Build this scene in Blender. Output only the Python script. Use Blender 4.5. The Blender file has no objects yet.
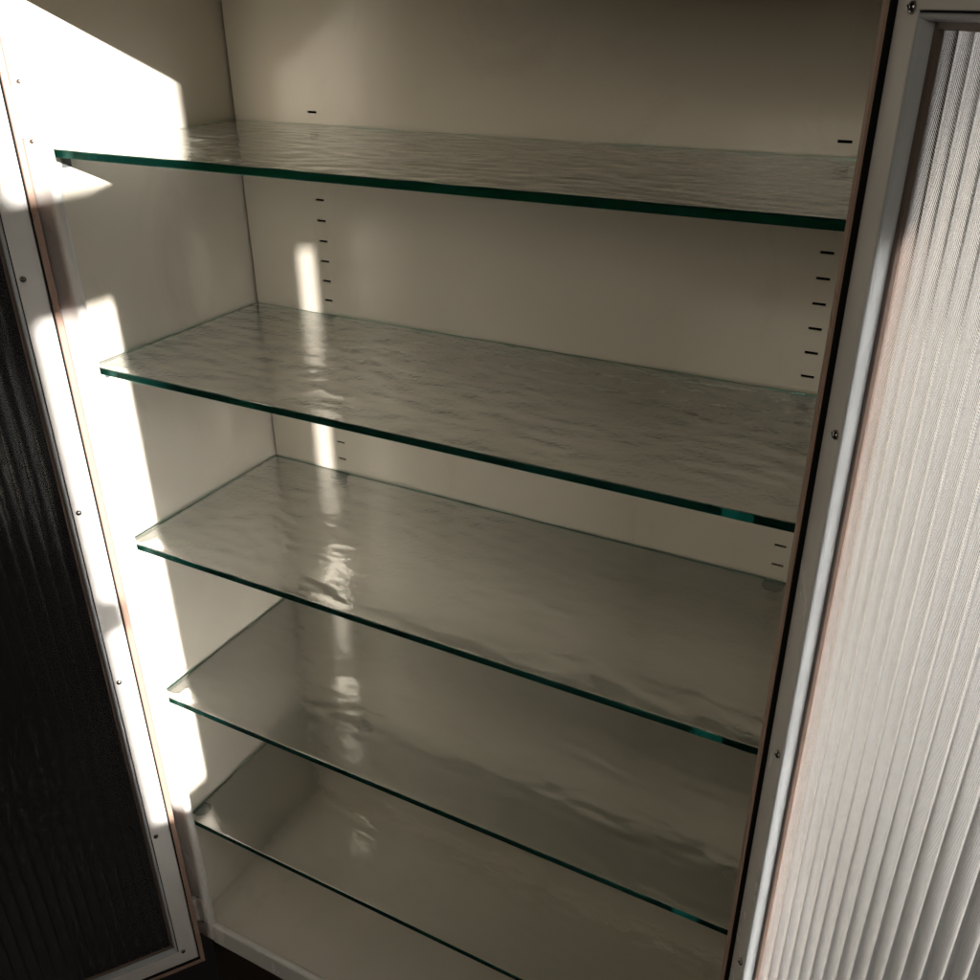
import bpy, bmesh, math, random
from mathutils import Vector, Matrix
from mathutils.noise import noise as noise3
random.seed(4)
S = bpy.context.scene
COL = S.collection

# ------------------------------------------------------------------ camera
PITCH, ROLL, YAW = -0.4812, 0.0067, 0.4943
CAM = Vector((0.6900, -0.7533, 0.0924))
M3 = (Matrix.Rotation(YAW, 3, 'Z') @ Matrix.Rotation(PITCH, 3, 'X') @ Matrix.Rotation(ROLL, 3, 'Y'))
right, fwd, up = M3.col[0], M3.col[1], M3.col[2]
cd = bpy.data.cameras.new('camera')
cam = bpy.data.objects.new('camera', cd); COL.objects.link(cam)
mw = Matrix((right, up, -fwd)).transposed().to_4x4(); mw.translation = CAM
cam.matrix_world = mw
cd.sensor_width = 36.0; cd.lens = 939.06 / 980 * 36.0
cd.clip_start = 0.01; cd.clip_end = 60
S.camera = cam

# ------------------------------------------------------------------ light
W = bpy.data.worlds.new('World'); S.world = W; W.use_nodes = True
bg = W.node_tree.nodes['Background']
bg.inputs[0].default_value = (1.0, 0.86, 0.80, 1); bg.inputs[1].default_value = 0.0035

SUN = Vector((-1.0, 0.437, -0.217))                    # way the low sunlight travels
LAMP = Vector((0, -0.2, -0.3)) - SUN.normalized() * 40.0
ld = bpy.data.lights.new('low_sunlight', 'SPOT')
ld.energy = 315000; ld.color = (1.0, 0.955, 0.91); ld.shadow_soft_size = 0.20
ld.spot_size = math.radians(7); ld.spot_blend = 0.1
lamp = bpy.data.objects.new('low_sunlight', ld); COL.objects.link(lamp)
lamp.location = LAMP
lamp.rotation_euler = SUN.to_track_quat('-Z', 'Y').to_euler()

fl = bpy.data.lights.new('front_fill', 'AREA')         # added soft fill from the front, no window stands there
fl.shape = 'RECTANGLE'; fl.size = 1.6; fl.size_y = 1.2; fl.energy = 2.8; fl.color = (1.0, 0.90, 0.73); fl.spread = math.radians(70)
fo = bpy.data.objects.new('front_fill', fl); COL.objects.link(fo)
fo.location = (0.35, -3.6, 0.9)
fo.rotation_euler = (Vector((0.33, 0, -0.3)) - fo.location).to_track_quat('-Z', 'Y').to_euler()

S.view_settings.view_transform = 'Standard'; S.view_settings.look = 'None'
S.view_settings.exposure = 0.0; S.view_settings.gamma = 1.0
S.cycles.use_denoising = True
S.cycles.max_bounces = 14; S.cycles.transmission_bounces = 12; S.cycles.diffuse_bounces = 6
S.cycles.glossy_bounces = 8; S.cycles.transparent_max_bounces = 16
S.cycles.sample_clamp_indirect = 150.0; S.cycles.blur_glossy = 0.4

# ------------------------------------------------------------------ materials
def mat(name):
    m = bpy.data.materials.new(name); m.use_nodes = True
    nt = m.node_tree; nt.nodes.clear()
    out = nt.nodes.new('ShaderNodeOutputMaterial')
    return m, nt, out
def nd(nt, typ, **kw):
    n = nt.nodes.new(typ)
    for k, v in kw.items():
        if k in n.inputs: n.inputs[k].default_value = v
        else: setattr(n, k, v)
    return n
def coords(nt, scale=(1, 1, 1), rot=(0, 0, 0), kind='Object'):
    tc = nd(nt, 'ShaderNodeTexCoord'); mp = nd(nt, 'ShaderNodeMapping')
    mp.inputs['Scale'].default_value = scale; mp.inputs['Rotation'].default_value = rot
    nt.links.new(tc.outputs[kind], mp.inputs['Vector'])
    return mp.outputs['Vector']
def noise(nt, vec, scale, detail=3, rough=0.5, dist=0.0):
    n = nd(nt, 'ShaderNodeTexNoise'); n.inputs['Scale'].default_value = scale
    n.inputs['Detail'].default_value = detail; n.inputs['Roughness'].default_value = rough
    n.inputs['Distortion'].default_value = dist
    nt.links.new(vec, n.inputs['Vector']); return n.outputs['Fac']
def ramp(nt, fac, a, b, ca, cb):
    r = nd(nt, 'ShaderNodeValToRGB'); e = r.color_ramp.elements
    e[0].position = a; e[0].color = ca; e[1].position = b; e[1].color = cb
    nt.links.new(fac, r.inputs['Fac']); return r.outputs['Color']
def g(v): return (v, v, v, 1)
def math_n(nt, op, a, b=None):
    n = nd(nt, 'ShaderNodeMath', operation=op)
    for i, x in enumerate((a, b)):
        if x is None: continue
        if isinstance(x, (int, float)): n.inputs[i].default_value = x
        else: nt.links.new(x, n.inputs[i])
    return n.outputs[0]

def enamel(name, c1, c2, rough=(0.12, 0.3), wav=0.0006, spec=0.5, metal=0.0):
    """sprayed sheet-metal enamel: slow waviness, faint wipe marks, a few scuffs"""
    m, nt, out = mat(name)
    p = nd(nt, 'ShaderNodeBsdfPrincipled')
    v = coords(nt)
    big = noise(nt, v, 5.0, 4, 0.55, 0.3)
    col = ramp(nt, big, 0.3, 0.7, c1 + (1,), c2 + (1,))
    spk = noise(nt, v, 260.0, 2, 0.5)                                  # tiny dirt specks
    spm = ramp(nt, spk, 0.74, 0.80, g(0), g(1))
    mx = nd(nt, 'ShaderNodeMix', data_type='RGBA')
    nt.links.new(math_n(nt, 'MULTIPLY', spm, 0.35), mx.inputs['Factor'])
    nt.links.new(col, mx.inputs[6]); mx.inputs[7].default_value = (0.16, 0.13, 0.1, 1)
    gr = noise(nt, coords(nt, (1.0, 1.0, 0.6), (0.2, 0.4, 0.3)), 6.0, 7, 0.68, 1.6)
    gm = ramp(nt, gr, 0.56, 0.70, g(0), g(1))
    m2 = nd(nt, 'ShaderNodeMix', data_type='RGBA')
    nt.links.new(math_n(nt, 'MULTIPLY', gm, 0.16), m2.inputs['Factor'])
    nt.links.new(mx.outputs[2], m2.inputs[6]); m2.inputs[7].default_value = (c1[0] * 0.45, c1[1] * 0.42, c1[2] * 0.38, 1)
    nt.links.new(m2.outputs[2], p.inputs['Base Color'])
    sm = noise(nt, coords(nt, (3, 3, 1.2), (0.3, 0.2, 0.5)), 4.0, 6, 0.65, 1.2)   # smudges in the gloss
    nt.links.new(ramp(nt, sm, 0.35, 0.72, g(rough[0]), g(rough[1])), p.inputs['Roughness'])
    p.inputs['Specular IOR Level'].default_value = spec; p.inputs['Metallic'].default_value = metal
    w = noise(nt, v, 9.0, 2, 0.4); o = noise(nt, v, 320.0, 2, 0.5)
    h = math_n(nt, 'ADD', w, math_n(nt, 'MULTIPLY', o, 0.012))
    b = nd(nt, 'ShaderNodeBump'); b.inputs['Strength'].default_value = 1.0; b.inputs['Distance'].default_value = wav
    nt.links.new(h, b.inputs['Height']); nt.links.new(b.outputs['Normal'], p.inputs['Normal'])
    nt.links.new(p.outputs[0], out.inputs['Surface'])
    return m
M = {}
M['enamel'] = enamel('cream_enamel', (0.61, 0.56, 0.47), (0.67, 0.615, 0.52), (0.13, 0.28), 0.0008)
M['frame'] = enamel('off_white_enamel', (0.66, 0.635, 0.60), (0.72, 0.695, 0.655), (0.18, 0.34), 0.0004)
M['tan'] = enamel('tan_enamel', (0.33, 0.215, 0.16), (0.38, 0.25, 0.19), (0.25, 0.4), 0.0003)
M['brown'] = enamel('shade_darkened_tan', (0.12, 0.085, 0.07), (0.15, 0.105, 0.085), (0.35, 0.5), 0.0003)  # tan darkened: the shade on the strip is put into the colour
M['bead'] = enamel('grey_bead_enamel', (0.45, 0.465, 0.48), (0.50, 0.515, 0.53), (0.18, 0.3), 0.0003)
M['dark'] = enamel('dark_brown_enamel', (0.028, 0.020, 0.016), (0.036, 0.026, 0.02), (0.35, 0.5), 0.0003)
M['black'] = enamel('void_black', (0.006, 0.006, 0.006), (0.008, 0.008, 0.008), (0.7, 0.9), 0.0001, 0.1)  # near-black colour stands in for the darkness inside slots and gaps
M['plaster'] = enamel('white_plaster', (0.36, 0.365, 0.385), (0.40, 0.405, 0.425), (0.8, 0.95), 0.001, 0.2)
M['steel'] = enamel('screw_steel', (0.30, 0.29, 0.275), (0.36, 0.35, 0.335), (0.22, 0.35), 0.0001, 0.5, 1.0)
M['clip'] = enamel('grey_clip_metal', (0.10, 0.105, 0.105), (0.14, 0.145, 0.145), (0.35, 0.5), 0.0001, 0.5, 0.3)

def ripple_height(nt):
    c = noise(nt, coords(nt), 230.0, 1, 0.5)                                    # fine hammered skin
    patch = noise(nt, coords(nt, (5, 9, 1)), 1.0, 2, 0.5)
    pm = ramp(nt, patch, 0.38, 0.62, g(0.35), g(1.0))
    return math_n(nt, 'MULTIPLY', c, pm)
def shelf_glass(name, rough, tint, dist):
    m, nt, out = mat(name)
    gl = nd(nt, 'ShaderNodeBsdfGlass', distribution='MULTI_GGX'); gl.inputs['Color'].default_value = tint + (1,)
    gl.inputs['IOR'].default_value = 1.9; gl.inputs['Roughness'].default_value = rough
    b = nd(nt, 'ShaderNodeBump'); b.inputs['Strength'].default_value = 1.0; b.inputs['Distance'].default_value = dist
    nt.links.new(ripple_height(nt), b.inputs['Height']); nt.links.new(b.outputs['Normal'], gl.inputs['Normal'])
    nt.links.new(gl.outputs[0], out.inputs['Surface'])
    return m
M['glass_top'] = shelf_glass('rippled_shelf_glass', 0.06, (0.99, 0.997, 0.992), 0.00015)
M['glass_under'] = shelf_glass('stippled_shelf_glass', 0.16, (0.985, 0.995, 0.988), 0.00012)
m, nt, out = mat('green_glass_edge')
p = nd(nt, 'ShaderNodeBsdfPrincipled'); p.inputs['Roughness'].default_value = 0.16
nz = noise(nt, coords(nt, (60, 1, 1)), 1.0, 4, 0.7)
nt.links.new(ramp(nt, nz, 0.35, 0.72, (0.002, 0.035, 0.026, 1), (0.006, 0.095, 0.070, 1)), p.inputs['Base Color'])
ch = noise(nt, coords(nt), 240.0, 2, 0.6)
b = nd(nt, 'ShaderNodeBump'); b.inputs['Strength'].default_value = 0.7; b.inputs['Distance'].default_value = 0.0006
nt.links.new(ch, b.inputs['Height']); nt.links.new(b.outputs['Normal'], p.inputs['Normal'])
gl = nd(nt, 'ShaderNodeBsdfGlass', distribution='MULTI_GGX'); gl.inputs['Color'].default_value = (0.15, 0.62, 0.50, 1)
gl.inputs['IOR'].default_value = 1.5; gl.inputs['Roughness'].default_value = 0.12
nt.links.new(b.outputs['Normal'], gl.inputs['Normal'])
ms = nd(nt, 'ShaderNodeMixShader'); ms.inputs[0].default_value = 0.80
nt.links.new(p.outputs[0], ms.inputs[1]); nt.links.new(gl.outputs[0], ms.inputs[2])
nt.links.new(ms.outputs[0], out.inputs['Surface']); M['edge'] = m

m, nt, out = mat('reeded_glass')
gl = nd(nt, 'ShaderNodeBsdfGlass', distribution='MULTI_GGX'); gl.inputs['Color'].default_value = (0.97, 0.975, 0.97, 1)
gl.inputs['IOR'].default_value = 1.5; gl.inputs['Roughness'].default_value = 0.20
wv = nd(nt, 'ShaderNodeTexWave', wave_type='BANDS', bands_direction='DIAGONAL')
wv.inputs['Scale'].default_value = 430.0; wv.inputs['Distortion'].default_value = 0.4
nt.links.new(coords(nt, (1, 0, 1)), wv.inputs['Vector'])
b = nd(nt, 'ShaderNodeBump'); b.inputs['Strength'].default_value = 0.8; b.inputs['Distance'].default_value = 0.0001
nt.links.new(wv.outputs['Fac'], b.inputs['Height']); nt.links.new(b.outputs['Normal'], gl.inputs['Normal'])
nt.links.new(gl.outputs[0], out.inputs['Surface']); M['reeded'] = m

# ------------------------------------------------------------------ helpers
def obj(name, bm, material, parent=None, smooth=False, bevel=0.0, segs=2):
    me = bpy.data.meshes.new(name)
    bmesh.ops.recalc_face_normals(bm, faces=bm.faces[:])
    bm.to_mesh(me); bm.free()
    for x in (material if isinstance(material, (list, tuple)) else [material]): me.materials.append(M[x])
    o = bpy.data.objects.new(name, me); COL.objects.link(o)
    if parent: o.parent = parent
    if smooth:
        for pl in me.polygons: pl.use_smooth = True
    if bevel:
        md = o.modifiers.new('bevel', 'BEVEL'); md.width = bevel; md.segments = segs
        md.limit_method = 'ANGLE'; md.harden_normals = False
    return o
def bx(bm, x0, x1, y0, y1, z0, z1):
    vs = [bm.verts.new((x, y, z)) for x in (x0, x1) for y in (y0, y1) for z in (z0, z1)]
    for f in ((0, 1, 3, 2), (4, 6, 7, 5), (0, 4, 5, 1), (2, 3, 7, 6), (0, 2, 6, 4), (1, 5, 7, 3)):
        bm.faces.new([vs[i] for i in f])
def box(name, dims, material, parent=None, bevel=0.0, segs=2):
    bm = bmesh.new(); bx(bm, *dims); return obj(name, bm, material, parent, False, bevel, segs)
def empty(name, loc, rz=0.0):
    o = bpy.data.objects.new(name, None); COL.objects.link(o)
    o.location = loc; o.rotation_euler = (0, 0, rz); o.empty_display_size = 0.05
    return o
def tag(o, label=None, cat=None, group=None, kind=None):
    for k, v in (('label', label), ('category', cat), ('group', group), ('kind', kind)):
        if v: o[k] = v
    return o
def ring(name, u0, u1, z0, z1, profile, material, parent, smooth=False):
    """a mitred frame: profile = [(inset from the outer edge, w)] swept round the rectangle"""
    bm = bmesh.new(); rows = []
    for (ins, w) in profile:
        rows.append([bm.verts.new(c) for c in ((u0 + ins, w, z0 + ins), (u1 - ins, w, z0 + ins), (u1 - ins, w, z1 - ins), (u0 + ins, w, z1 - ins))])
    n = len(rows)
    for i in range(n):
        a, b_ = rows[i], rows[(i + 1) % n]
        for k in range(4):
            bm.faces.new((a[k], a[(k + 1) % 4], b_[(k + 1) % 4], b_[k]))
    return obj(name, bm, material, parent, smooth)

# ------------------------------------------------------------------ surroundings
WID = 0.632; YF = -0.238; ZT = 0.124; ZF = -0.908
tag(box('wall', (0.05, 1.65, 0.034, 0.10, -1.6, 1.6), 'plaster'), 'plain white wall behind the cabinet', kind='structure')
XW = 1.6
def onwin(y, z, x=0.0):
    """where the light that reaches (x, y, z) crosses the window plane"""
    P = Vector((x, y, z)); d = LAMP - P; t = (XW - P.x) / d.x
    q = P + d * t; return q.y, q.z
bm = bmesh.new()  # added out of view; openings and blockers shaped to give the sun patches
yu = onwin(-0.072, 0.0)[0]; yl = -0.02
zb1 = onwin(-0.22, -0.046)[1]; zb0 = onwin(-0.22, -0.135)[1]; zs = onwin(-0.21, -0.718)[1]
ztop, yleft = 0.85, onwin(-0.283, -0.3, -0.0095)[0]
bx(bm, XW, XW + 0.05, yl, 0.032, -1.6, 1.6)
bx(bm, XW, XW + 0.05, -3.2, yleft, -1.6, 1.6)
bx(bm, XW, XW + 0.05, yleft, -0.66, -1.6, zs)
bx(bm, XW, XW + 0.05, -0.66, yl, -1.6, zs - 0.26)
bx(bm, XW, XW + 0.05, yleft, yl, ztop, 1.6)
bx(bm, XW, XW + 0.05, yleft, yl, zb0, zb1)
bx(bm, XW, XW + 0.05, yu, yl, zb1, ztop)
bx(bm, XW, XW + 0.05, -0.63, yl, zb0 - 0.045, zb0)
ww = obj('sun_shaping_wall', bm, 'plaster'); tag(ww, 'unseen window wall at right, openings cut to shape the sun patches', kind='structure')
hy, hz0 = onwin(-0.258, -0.455); hz1 = onwin(-0.258, -0.418)[1]
bm = bmesh.new(); bx(bm, XW + 0.005, XW + 0.03, yleft - 0.02, hy, hz0, hz1)
obj('shadow_bar', bm, 'plaster', ww, bevel=0.006)  # unseen bar added to cast the blot of shadow on the left door

# ------------------------------------------------------------------ cabinet
cab = empty('display_cabinet', (0, 0, -1.05))
tag(cab, 'cream enamelled metal cabinet, open, with slotted back and glass shelves', 'cabinet')
def cpart(name, dims, material, bevel=0.0, segs=2):
    x0, x1, y0, y1, z0, z1 = dims
    return box(name, (x0, x1, y0, y1, z0 + 1.05, z1 + 1.05), material, cab, bevel, segs)
SL, SR, SS = 0.0972, 0.5771, 0.02
# back panel with real slots
bm = bmesh.new()
hw, hh = 0.0052, 0.0011
xs = [0.0024, SL - hw, SL + hw, SR - hw, SR + hw, WID]
zs_ = [ZF]
for k in range(44, -1, -1):
    z = -k * SS
    if ZF + 0.02 < z < ZT - 0.02: zs_ += [z - hh, z + hh]
zs_.append(ZT)
gv = [[bm.verts.new((x, 0, z + 1.05)) for x in xs] for z in zs_]
for j in range(len(zs_) - 1):
    for i in range(len(xs) - 1):
        if j % 2 == 1 and i in (1, 3): continue
        bm.faces.new((gv[j][i], gv[j][i + 1], gv[j + 1][i + 1], gv[j + 1][i]))
bp = obj('back_panel', bm, 'enamel', cab)
sd = bp.modifiers.new('sheet', 'SOLIDIFY'); sd.thickness = 0.0016; sd.offset = -1
# make certain that the sheet thickens away from the room
cpart('back_shell', (-0.004, WID + 0.004, 0.012, 0.022, ZF - 0.03, ZT + 0.012), 'black')  # coloured black so the slots and corner gap look dark
cpart('side_panel', (-0.004, 0.0, -0.232, 0.012, ZF - 0.03, ZT + 0.012), 'enamel')
cpart('side_panel', (WID, WID + 0.004, -0.232, 0.012, ZF - 0.03, ZT + 0.012), 'enamel')
cpart('bottom_panel', (0.0, WID, -0.232, 0.0, ZF - 0.006, ZF), 'enamel')
cpart('top_panel', (0.0, WID, -0.232, 0.0, ZT, ZT + 0.006), 'enamel')
FI = 0.0222                                             # inner edge of the rolled front flange
cpart('front_flange', (-0.006, FI, YF, -0.2285, ZF - 0.03, ZT + 0.014), 'frame', 0.0046, 6)
cpart('front_flange', (WID - 0.012, WID + 0.004, YF - 0.001, -0.2285, ZF - 0.03, ZT + 0.014), 'frame', 0.003, 4)
cpart('front_flange', (FI - 0.004, WID - 0.011, YF + 0.0006, -0.2285, ZF - 0.0325, ZF + 0.0012), 'frame', 0.0034, 4)
cpart('front_flange', (FI - 0.004, WID - 0.011, YF + 0.0006, -0.2285, 0.1055, ZT + 0.0145), 'frame', 0.0034, 4)
cpart('plinth', (-0.004, WID + 0.004, -0.222, 0.02, -1.05, ZF - 0.034), 'dark', 0.002)

# hinges on the left flange
def screw(parent, loc, rot, r=0.0021):
    bm = bmesh.new(); n = 14; prof = [(1.0, 0.0), (0.95, 0.35), (0.7, 0.62), (0.35, 0.76)]
    rings = [[bm.verts.new((math.cos(2 * math.pi * i / n) * r * a, -b_ * r, math.sin(2 * math.pi * i / n) * r * a)) for i in range(n)] for a, b_ in prof]
    for a, b_ in zip(rings, rings[1:]):
        for i in range(n): bm.faces.new((a[i], a[(i + 1) % n], b_[(i + 1) % n], b_[i]))
    bm.faces.new(rings[-1]); bm.faces.new(rings[0][::-1])
    o = obj('screw', bm, 'steel', parent, True)
    o.location = loc; o.rotation_euler = rot
    bm = bmesh.new(); bx(bm, -r * 0.62, r * 0.62, -r * 0.80, -r * 0.60, -r * 0.13, r * 0.13)
    return o, bm
def add_screw(parent, loc, rot=(0, 0, 0), r=0.0027, deep=True):
    o, bm = screw(parent, loc, rot, r)
    if deep: 
        s = obj('screw_slot', bm, 'black', o); s.rotation_euler = (0, random.uniform(0, 3.1), 0)
    else: bm.free()
    return o
for zc in (0.018, -0.885):
    h = box('hinge', (0.0035, 0.0150, YF - 0.0012, YF - 0.0001, zc - 0.019 + 1.05, zc + 0.019 + 1.05), 'frame', cab, 0.0004)
    bm = bmesh.new()
    n = 14
    for (za, zb) in ((-0.019, -0.0065), (-0.006, 0.006), (0.0065, 0.019)):
        c = [[bm.verts.new((0.0028 + 0.0026 * math.cos(6.2832 * i / n), YF - 0.0022 + 0.0026 * math.sin(6.2832 * i / n), zc + z + 1.05)) for i in range(n)] for z in (za, zb)]
        for i in range(n): bm.faces.new((c[0][i], c[0][(i + 1) % n], c[1][(i + 1) % n], c[1][i]))
        bm.faces.new(c[0][::-1]); bm.faces.new(c[1])
    obj('hinge_knuckle', bm, 'frame', h, False)
    for dz in (-0.0215, 0.0215):
        add_screw(h, (0.0085, YF - 0.0001, zc + dz + 1.05), r=0.0016, deep=False)

# ------------------------------------------------------------------ doors
DL, DZ0, DZ1 = 0.304, -0.958, 0.115
PITCHR = 0.0128
def door(name, loc, direction, inner, label, screws_z):
    """local frame: x along the door from its hinge edge, -y = outwards, +y = inner face, z up.
    'direction' is the unit vector of local x in the world; the inner face looks along 'inner'."""
    root = empty(name, (loc[0], loc[1], -1.05))
    d = Vector((direction[0], direction[1], 0)); n = Vector((inner[0], inner[1], 0))
    sgn = 1 if d.cross(n).z > 0 else -1                  # +1: local y = inner side, -1: mirrored
    root.rotation_euler = (0, 0, math.atan2(d.y, d.x))
    tag(root, label, 'cabinet door')
    z0, z1 = DZ0 + 1.05, DZ1 + 1.05
    T = -0.016
    def P(pr): return [(a, w * sgn) for a, w in pr]
    ring('shell', 0, DL, z0, z1, P([(0.0, T), (0.0, 0.0030), (0.0007, 0.0040), (0.0046, 0.0040), (0.0054, 0.0030), (0.0054, -0.004), (0.030, -0.004), (0.030, T)]), 'tan', root)
    ring('black_edge_ring', 0, DL, z0, z1, P([(0.0055, -0.0038), (0.0055, 0.0029), (0.0063, 0.0026), (0.0066, 0.0016), (0.0066, -0.0038)]), 'black', root)  # black ring between the lip and the inner frame
    ring('inner_frame', 0, DL, z0, z1, P([(0.0068, -0.0036), (0.0068, -0.0004), (0.0073, 0.0), (0.0268, 0.0), (0.0273, -0.0004), (0.0273, -0.0036)]), 'frame', root)
    ring('gap_shade_ring', 0, DL, z0, z1, P([(0.0274, -0.0037), (0.0274, -0.0009), (0.0282, -0.0009), (0.0282, -0.0037)]), 'black', root)  # black ring stands in for the shaded gap between frame and bead
    ring('glazing_bead', 0, DL, z0, z1, P([(0.0283, -0.0062), (0.0283, -0.0006), (0.0288, 0.0002), (0.0297, 0.0004), (0.0304, -0.0002), (0.0309, -0.0014), (0.0316, -0.0052), (0.0316, -0.0062)]), 'bead', root)
    ring('rebate_strip', 0, DL, z0, z1, P([(0.0305, -0.0088), (0.0305, -0.0063), (0.0340, -0.0063), (0.0346, -0.0068), (0.0346, -0.0088)]), 'brown', root)
    # reeded pane
    bm = bmesh.new(); a, b_ = 0.0310, DL - 0.0310
    NS = 10; N = int((b_ - a) / PITCHR * NS)
    top = []
    for i in range(N + 1):
        u = a + (b_ - a) * i / N
        ph = (i % NS) / NS
        h = 0.0011 * (math.sin(math.pi * ph) ** 0.6 if 0 < ph < 1 else 0.0)
        top.append((u, -0.0108 + h))
    zt0, zt1 = z0 + 0.0310, z1 - 0.0310
    va = [[bm.verts.new((u, w * sgn, z)) for u, w in top] for z in (zt0, zt1)]
    vb = [[bm.verts.new((u, -0.0140 * sgn, z)) for u, w in top] for z in (zt0, zt1)]
    for i in range(N):
        bm.faces.new((va[0][i], va[0][i + 1], va[1][i + 1], va[1][i])).smooth = (i % NS not in (0, NS - 1))
        bm.faces.new((vb[0][i], vb[1][i], vb[1][i + 1], vb[0][i + 1]))
        bm.faces.new((va[0][i], vb[0][i], vb[0][i + 1], va[0][i + 1])); bm.faces.new((va[1][i], va[1][i + 1], vb[1][i + 1], vb[1][i]))
    bm.faces.new((va[0][0], va[1][0], vb[1][0], vb[0][0])); bm.faces.new((va[0][N], vb[0][N], vb[1][N], va[1][N]))
    obj('reeded_pane', bm, 'reeded', root)
    for z in screws_z:
        for u in (0.0225, DL - 0.0225):
            add_screw(root, (u, 0.0, z + 1.05), (0, 0, math.pi if sgn > 0 else 0))
    return root
SZ = [0.0885, -0.106, -0.322, -0.518, -0.736, -0.931]
tL = math.radians(125.0)
door('cabinet_door', (0.0135, -0.250), (math.cos(tL), -math.sin(tL)), (math.sin(tL), math.cos(tL)),
     'open left door, sunlit white frame round a dark reeded glass pane', SZ)
tR = math.radians(121.0)
door('cabinet_door', (0.6265, -0.264), (-math.cos(tR), -math.sin(tR)), (-math.sin(tR), math.cos(tR)),
     'open right door, shaded grey frame round a bright reeded glass pane', SZ)

# ------------------------------------------------------------------ glass shelves and their clips
ZS = [-0.0137, -0.1965, -0.3775, -0.5676, -0.7488]
ORD = ['topmost', 'second', 'middle', 'fourth', 'lowest']
LAB = ['topmost glass shelf, seen nearly edge on, thick green front edge',
       'second glass shelf from the top, rippled, long green front edge',
       'middle glass shelf, third of the five, with grey clip at back right',
       'fourth glass shelf from the top, second from the bottom',
       'lowest glass shelf, its green front edge running out of the picture bottom']
TH = 0.006
for i, z in enumerate(ZS):
    # rolled glass: the upper skin is really rippled, every sheet in its own way
    bm = bmesh.new(); NX, NY = 240, 112; X0, X1, Y0, Y1 = 0.0035, WID - 0.0035, -0.2257, -0.0022; ch = 0.0006
    def hgt(x, y):
        q = Vector((x * 38 + 0.5 * noise3((x * 14, y * 22, 3.3 + i)), y * 92 + 5.0 * x + 0.8 * noise3((x * 12, y * 20, 7.7 + i)), 11.3 * i))
        w = 0.75 + 0.5 * noise3((x * 6, y * 9, 1.7 * i + 40))
        return (0.00056 * noise3(q) + 0.00011 * noise3((x * 110, y * 150, 5.1 * i + 2))) * w
    gr = []
    for b_ in range(NY + 1):
        y = Y0 + ch + (Y1 - Y0 - 2 * ch) * b_ / NY
        gr.append([bm.verts.new((X0 + ch + (X1 - X0 - 2 * ch) * a / NX, y, TH / 2 + hgt(X0 + (X1 - X0) * a / NX, y))) for a in range(NX + 1)])
    for b_ in range(NY):
        for a in range(NX):
            f = bm.faces.new((gr[b_][a], gr[b_][a + 1], gr[b_ + 1][a + 1], gr[b_ + 1][a])); f.smooth = True
    loop = gr[0][:] + [gr[k][NX] for k in range(1, NY + 1)] + gr[NY][NX - 1::-1] + [gr[k][0] for k in range(NY - 1, 0, -1)]
    def off(v, d, z):
        x = v.co.x - d if v.co.x < X0 + ch * 1.5 else v.co.x + d if v.co.x > X1 - ch * 1.5 else v.co.x
        y = v.co.y - d if v.co.y < Y0 + ch * 1.5 else v.co.y + d if v.co.y > Y1 - ch * 1.5 else v.co.y
        return bm.verts.new((x, y, z))
    rows = [loop, [off(v, ch, v.co.z - ch) for v in loop], [off(v, ch, -TH / 2 + ch) for v in loop], [off(v, 0, -TH / 2) for v in loop]]
    for ra, rb in zip(rows, rows[1:]):
        for k in range(len(loop)):
            f = bm.faces.new((ra[k], rb[k], rb[(k + 1) % len(loop)], ra[(k + 1) % len(loop)])); f.material_index = 2
    f = bm.faces.new(rows[-1][::-1]); f.material_index = 1
    o = obj('glass_shelf', bm, ['glass_top', 'glass_under', 'edge'])
    o.location = (0, 0, z)
    tag(o, LAB[i], 'glass shelf', 'glass shelves in the cabinet')

def clip(loc, rz, label):
    """pressed metal support: a pad under the glass, an upright tab on the panel, a tongue in the slot"""
    root = empty('shelf_clip', loc, rz); tag(root, label, 'shelf clip', 'shelf support clips')
    bm = bmesh.new(); w, dp = 0.0095, 0.0165
    out = [(-w, 0.0006), (w, 0.0006), (w, dp - 0.005), (w - 0.004, dp), (-w + 0.004, dp), (-w, dp - 0.005)]
    lo = [bm.verts.new((x, -y, -0.0016)) for x, y in out]; hi = [bm.verts.new((x, -y, 0)) for x, y in out]
    bm.faces.new(lo); bm.faces.new(hi[::-1])
    for k in range(6): bm.faces.new((lo[k], lo[(k + 1) % 6], hi[(k + 1) % 6], hi[k]))
    obj('pad', bm, 'clip', root, bevel=0.0003)
    box('tab', (-0.0045, 0.0045, -0.0017, -0.0004, -0.011, -0.0017), 'clip', root, 0.0002)
    return root
for i, z in enumerate(ZS):
    zc = z - TH / 2 - 0.0002
    clip((SL, 0, zc), 0, 'grey metal clip under the %s shelf at its back left' % ORD[i])
    clip((SR, 0, zc), 0, 'grey metal clip under the %s shelf at its back right' % ORD[i])
    clip((0.0, -0.205, zc), math.pi / 2, 'grey metal clip under the %s shelf at its front left corner' % ORD[i])
    clip((WID, -0.205, zc), -math.pi / 2, 'grey metal clip under the %s shelf at its front right corner' % ORD[i])
